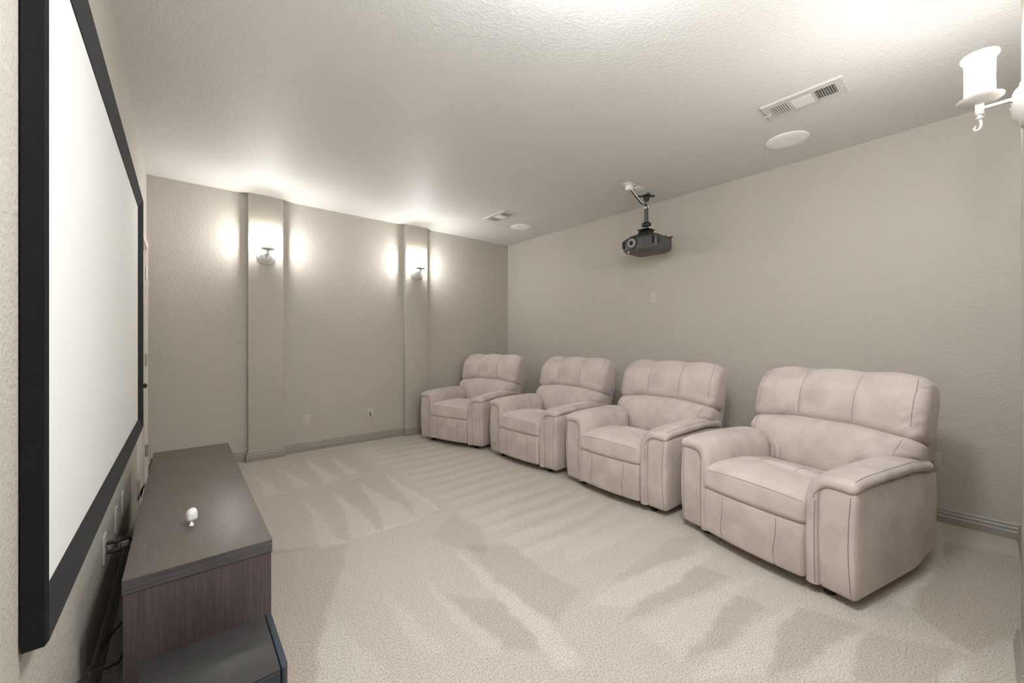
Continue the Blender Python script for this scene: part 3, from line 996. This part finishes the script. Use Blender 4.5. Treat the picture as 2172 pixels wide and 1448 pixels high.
def make_speaker():
    r = thing('ceiling_speaker', (0, 0, 0))
    G().lathe([(0.118, -0.0065), (0.132, -0.006), (0.136, -0.003), (0.136, -0.0002)], 56).build('rim', M_GRILLW, r)
    G().lathe([(0.0, -0.0090), (0.08, -0.0085), (0.112, -0.0075), (0.1185, -0.0055)], 56).build('grille', M_GRILLW, r)
    return r
s0 = make_speaker()
for i, (x, y, lab) in enumerate([(3.486, 0.945, 'round white flush ceiling disc near the camera, between vent and seat wall'),
                                 (3.457, 3.934, 'round white flush ceiling disc in the far corner by the seat wall')]):
    o = s0 if i == 0 else copy_tree(s0)
    o.location = (x, y, ZC)
    tag(o, lab, 'ceiling speaker', 'round ceiling discs')

# ------------------------------------------------------------------ projector on its ceiling mount
pj = thing('projector', (3.675, 2.225, 2.19))
pw, x0, x1 = 0.193, -0.175, 0.165       # half width (y), front, rear
# shell: front slopes back at both ends
outl = [(x0 + 0.045, -pw), (x0 + 0.012, -pw + 0.05), (x0, -0.05), (x0, 0.06), (x0 + 0.012, pw - 0.05), (x0 + 0.045, pw), (x1 - 0.02, pw), (x1, pw - 0.03), (x1, -pw + 0.03), (x1 - 0.02, -pw)]
G().prism(outl, 2, -0.012, 0.078, 0.004).build('body', M_PROJ, pj)
def dome(z0, h, inset, n=5):
    g = G(); k = len(outl)
    vs, fs = [], []
    for i in range(n + 1):
        a = math.pi / 2 * i / n
        s = 1 - inset * (1 - math.cos(a))
        for x, y in outl:
            vs.append((x * s - 0.004 * (1 - s), y * s, z0 + h * math.sin(a)))
    for i in range(n):
        for j in range(k):
            l = (j + 1) % k
            fs.append((i * k + j, i * k + l, (i + 1) * k + l, (i + 1) * k + j))
    fs.append(tuple(range(n * k, n * k + k)))
    bm = bmesh.new()
    b_ = [bm.verts.new(v) for v in vs]
    for q in fs:
        bm.faces.new([b_[i] for i in q])
    bmesh.ops.recalc_face_normals(bm, faces=bm.faces[:])
    return g.frombm(bm)
dome(0.076, 0.026, 0.30).build('top_shell', M_PROJT, pj, angle=50)
dome(-0.012, -0.055, 0.42).build('base_shell', M_PROJB, pj, angle=50)
ry = Matrix.Rotation(-math.pi / 2, 4, 'Y')
lz = Matrix.Translation((x0 - 0.002, 0.062, 0.030)) @ ry
le = G().lathe([(0.046, -0.006), (0.047, 0.006), (0.044, 0.012), (0.040, 0.012), (0.037, 0.004), (0.030, 0.002), (0.028, 0.012), (0.024, 0.014), (0.021, 0.008)], 36, lz).build('lens', M_RING, pj)
G().lathe([(0.0, 0.012), (0.010, 0.011), (0.021, 0.007)], 24, lz).build('lens_glass', M_LENS, le)
G().lathe([(0.0455, -0.008), (0.062, -0.006), (0.062, 0.0025), (0.056, 0.004), (0.0465, 0.003)], 36, lz).build('lens_bezel', M_PROJT, pj)
# intake grilles at both front ends, connector panel
for y in (-0.150, 0.165):
    q = G()
    for k in range(6):
        q.box(x0 + 0.012, x0 + 0.042, y - 0.022 + k * 0.0075, y - 0.0185 + k * 0.0075, -0.004, 0.068)
    q.build('vent_grille', M_PROJT, pj, smooth=False)
G().box(x0 + 0.040, x0 + 0.10, -pw - 0.002, -pw + 0.004, 0.0, 0.066, 0.001).build('side_vent', M_PROJT, pj)
for x, y in ((x0 + 0.03, 0.12), (x0 + 0.03, 0.02)):
    G().lathe([(0, -0.055), (0.008, -0.055), (0.009, -0.040), (0.006, -0.02), (0, -0.02)], 12, Matrix.Translation((x, y, 0))).build('foot', M_CHROME, pj)
for k in range(4):
    p = smooth_path([(0.14, -0.10 - 0.02 * k, 0.095), (0.165, -0.13 - 0.02 * k, 0.102 + 0.002 * k), (0.185, -0.12 - 0.015 * k, 0.104), (0.195, -0.06, 0.098 + 0.002 * k), (0.14, -0.02 - 0.01 * k, 0.098)], 6)
    G().tube(p, 0.0035, 6).build('cable', M_CORD, pj)
for k in range(3):
    G().box(0.08 + 0.022 * k, 0.095 + 0.022 * k, -0.165, -0.135, 0.090, 0.108, 0.002).build('plug', M_CHROME if k == 1 else M_CORD, pj)
tag(pj, 'dark grey projector hanging from the ceiling mount in front of the seat wall', 'projector')

mt = thing('projector_mount', (3.703, 2.247, ZC))
zz = 2.19 - ZC
G().lathe([(0, -0.05), (0.020, -0.05), (0.0205, -0.285), (0, -0.285)], 24).build('pole', M_POLE, mt)
pt = G()
pt.lathe([(0, 0), (0.045, 0), (0.046, -0.006), (0.030, -0.014), (0.026, -0.055), (0, -0.055)], 28)
for k in range(4):
    a = math.radians(45 + 90 * k)
    c, s = math.cos(a), math.sin(a)
    pt.tube([(0.02 * c, 0.02 * s, -0.008), (0.05 * c, 0.05 * s, -0.006), (0.082 * c, 0.082 * s, -0.006)], [0.010, 0.009, 0.011], 8)
pt.build('ceiling_plate', M_BLACK, mt)
G().lathe([(0.0212, -0.118), (0.0214, -0.1185), (0.0214, -0.138), (0.0212, -0.1385)], 16).build('sticker', M_WHITE, mt)
kn = G().lathe([(0.0, -0.275), (0.030, -0.278), (0.046, -0.290), (0.050, -0.305), (0.045, -0.318), (0.0, -0.322)], 28)
kn.build('swivel_joint', M_BLACK, mt)
G().box(-0.075, 0.065, -0.062, 0.062, zz + 0.185, zz + 0.195, 0.003).build('bracket_plate', M_BLACK, mt)
G().prism([(-0.085, zz + 0.115), (-0.070, zz + 0.160), (-0.045, zz + 0.186), (0.040, zz + 0.186), (0.060, zz + 0.160), (0.070, zz + 0.115)], 1, -0.055, 0.055, 0.006).build('bracket_body', M_BLACK, mt)
for sx, sy in ((-1, -1), (-1, 1), (1, -1), (1, 1)):
    p = [(0.04 * sx - 0.01, 0.04 * sy, zz + 0.150), (0.08 * sx - 0.01, 0.085 * sy, zz + 0.128), (0.10 * sx - 0.02, 0.115 * sy, zz + 0.118), (0.10 * sx - 0.02, 0.118 * sy, zz + 0.107)]
    G().tube(smooth_path(p, 3), 0.008, 8).build('bracket_leg', M_BLACK, mt)
for k in range(2):
    G().lathe([(0, 0), (0.009, 0), (0.009, 0.02), (0, 0.02)], 12, Matrix.Translation((-0.06 + 0.05 * k, -0.075, zz + 0.182))).build('bolt', M_CHROME, mt)
tag(mt, 'black projector ceiling mount with grey pole and round swivel joint', 'projector mount')

# ------------------------------------------------------------------ electrical plates
def plate_geo(w=0.070, h=0.115, t=0.006):
    return G().box(-w / 2, w / 2, 0, t, -h / 2, h / 2, 0.0025)
def plate(name, loc, rz, mat, label, cat, kind, tilt=None):
    """plate on a wall: local +y comes out of the wall, z is up"""
    e = thing(name, loc, rz)
    if tilt:
        e.rotation_euler = tilt
    plate_geo().build('face_plate', mat, e)
    rx = Matrix.Rotation(-math.pi / 2, 4, 'X')
    if kind == 'outlet':
        for z in (-0.0195, 0.0195):
            rc = G().lathe([(0.0, 0.0025), (0.015, 0.0022), (0.0165, 0.0)], 20, Matrix.Translation((0, 0.006, z)) @ rx).build('receptacle', mat, e)
            for sx in (-0.0055, 0.0055):
                G().box(sx - 0.0011, sx + 0.0011, 0.0080, 0.0090, z - 0.001, z + 0.007).build('slot', M_SLOT, rc, smooth=False)
            G().lathe([(0, 0.0028), (0.0022, 0.0028), (0.0024, 0.001)], 10, Matrix.Translation((0, 0.0062, z - 0.007)) @ rx).build('slot', M_SLOT, rc)
        G().lathe([(0, 0.002), (0.003, 0.0015), (0.0035, 0)], 10, Matrix.Translation((0, 0.006, 0)) @ rx).build('screw', M_NICKEL, e)
    elif kind == 'coax':
        G().lathe([(0, 0.012), (0.0045, 0.012), (0.0048, 0.0)], 12, Matrix.Translation((0, 0.006, -0.005)) @ rx).build('connector', M_NICKEL, e)
        for z in (-0.042, 0.042):
            G().lathe([(0, 0.002), (0.003, 0.0015), (0.0035, 0)], 10, Matrix.Translation((0, 0.006, z)) @ rx).build('screw', mat, e)
    elif kind == 'blank':
        for z in (-0.030, 0.030):
            G().lathe([(0, 0.002), (0.003, 0.0015), (0.0035, 0)], 10, Matrix.Translation((0, 0.006, z)) @ rx).build('screw', mat, e)
    tag(e, label, cat)
    return e
plate('wall_outlet', (1.067, YF, 0.349), math.pi, M_PLATE, 'duplex wall outlet low on the far wall between the two pilasters', 'outlet', 'outlet')
wp = plate('cable_plate', (1.785, YF, 0.345), math.pi, M_PLATE, 'blank wall plate with a short cable stub low on the far wall', 'wall plate', 'blank')
stub = smooth_path([(0.004, 0.005, 0.010), (0.008, 0.022, 0.004), (0.006, 0.030, -0.018), (-0.004, 0.028, -0.040)], 5)
G().tube(stub, 0.0042, 8).build('cable_stub', M_CORD, wp)
G().tube([stub[-1], (stub[-1].x - 0.006, stub[-1].y - 0.001, stub[-1].z - 0.016)], 0.0045, 8).build('cable_tip', M_CHROME, wp)
plate('wall_outlet', (XR, 2.329, 1.712), math.pi / 2, M_PLATE, 'duplex outlet at eye level on the seat wall under the projector', 'outlet', 'outlet')
plate('coax_plate', (XR, 0.222, 0.415), math.pi / 2, M_PLATE, 'wall plate on the seat wall just behind the nearest recliner', 'wall plate', 'coax')
hp = plate('hdmi_plate', (XL, 2.30, 0.392), -math.pi / 2, M_PLATEC, 'almond wall plate under the screen with two black cables plugged in', 'wall plate', 'blank')
for k, z in enumerate((0.018, -0.020)):
    q = G().rbox((0.0, 0.028, z), (0.011, 0.020, 0.0065), 0.004, (4, 6, 4))
    pg = q.build('plug', M_CORD, hp)
    G().box(-0.0075, 0.0075, 0.0055, 0.009, z - 0.003, z + 0.003).build('plug_collar', M_CHROME, pg)
    G().tube(smooth_path([(0, 0.045, z), (-0.002, 0.062, z + 0.003), (-0.02, 0.078, z - 0.010), (-0.10, 0.085, z - 0.10), (-0.16, 0.075, z - 0.26), (-0.20, 0.07, -0.365)], 6), 0.0035, 8).build('cable', M_CORD, hp)
plate('blank_plate', (XL, 2.67, 0.380), -math.pi / 2, M_PLATEC, 'almond wall plate under the screen, middle of the three behind the console', 'wall plate', 'blank')
plate('blank_plate', (XL, 2.93, 0.380), -math.pi / 2, M_PLATEC, 'almond wall plate under the screen, farthest of the three behind the console', 'wall plate', 'blank')
lo = plate('wall_outlet', (XL, 2.80, 0.30 - 0.115), -math.pi / 2, M_PLATEC, 'low almond outlet with a white plug in the gap behind the console', 'outlet', 'outlet')
G().box(-0.013, 0.013, 0.0085, 0.036, 0.006, 0.034, 0.004).build('plug', M_WHITE, lo)
# ceiling plates by the projector mount (local y points down)
down = Matrix.Rotation(-math.pi / 2, 4, 'X')
def ceil_plate(name, x, y, label, cat, kind):
    return plate(name, (x, y, ZC), 0, M_WHITE, label, cat, kind, tilt=(-math.pi / 2, 0, math.pi / 2))
c1 = ceil_plate('ceiling_outlet', 3.303, 2.189, 'white ceiling outlet with a plug adapter, farther from the projector mount', 'outlet', 'outlet')
G().box(-0.024, 0.024, 0.009, 0.058, -0.030, 0.030, 0.006).build('adapter', M_WHITE, c1)
c2 = ceil_plate('ceiling_plate', 3.465, 2.185, 'white ceiling plate right beside the projector mount', 'wall plate', 'coax')
cab = thing('projector_cable', (3.335, 2.19, ZC - 0.05))
pth = smooth_path([(0.0, 0.0, 0.0), (0.06, -0.02, -0.06), (0.15, -0.02, -0.10), (0.25, 0.01, -0.075), (0.33, 0.03, -0.05), (0.352, 0.035, -0.10)], 7)
G().tube(pth, 0.006, 8).build('sheath', M_CORD, cab)
G().tube([p + Vector((-0.004, -0.010, 0.004)) for p in pth], 0.0035, 8).build('white_lead', M_WHITE, cab)
tag(cab, 'black and white cables looping from the ceiling outlet to the projector mount', 'cable')

# ------------------------------------------------------------------ cords behind the console
cd = thing('power_cord', (-0.19, 1.7, 0))
def cord(par, pts, r=0.0038):
    o = par.location
    G().tube(smooth_path([Vector(p) - o for p in pts], 6), r, 8).build('cord', M_CORD, par)
c = bpy.data.objects
def loose(name, pts, label, r=0.0038):
    b = Vector(pts[0]); b.z = 0
    g = G().tube(smooth_path([Vector(p) - b for p in pts], 6), r, 8)
    o = g.build(name, M_CORD, loc=b)
    tag(o, label, 'cord', 'black cords behind the console')
bpy.data.objects.remove(cd)
loose('power_cord', [(-0.20, 1.40, 0.41), (-0.20, 1.486, 0.366), (-0.20, 1.70, 0.282), (-0.20, 2.0, 0.178), (-0.195, 2.40, 0.02), (-0.17, 2.55, 0.006), (-0.16, 2.75, 0.006)],
      'black cord running down the left wall behind the console')
loose('looped_cord', [(-0.185, 1.50, 0.37), (-0.18, 1.62, 0.301), (-0.178, 1.75, 0.22), (-0.178, 1.883, 0.145), (-0.178, 2.10, 0.03), (-0.17, 2.3, 0.006), (-0.18, 2.45, 0.006)],
      'black cord with a slack loop between the wall and the console')
loose('short_cord', [(-0.15, 1.30, 0.006), (-0.165, 1.45, 0.006), (-0.17, 1.60, 0.05), (-0.165, 1.64, 0.12), (-0.155, 1.62, 0.02), (-0.16, 1.75, 0.006)],
      'short black cord curling on the carpet by the subwoofer')
loose('curled_cord', [(-0.19, 3.10, 0.33), (-0.175, 3.25, 0.36), (-0.165, 3.38, 0.27), (-0.19, 3.42, 0.12), (-0.20, 3.30, 0.05), (-0.185, 3.18, 0.10), (-0.165, 3.30, 0.25), (-0.16, 3.46, 0.40), (-0.15, 3.52, 0.46)],
      'thin black cord curling up behind the far end of the console', 0.003)
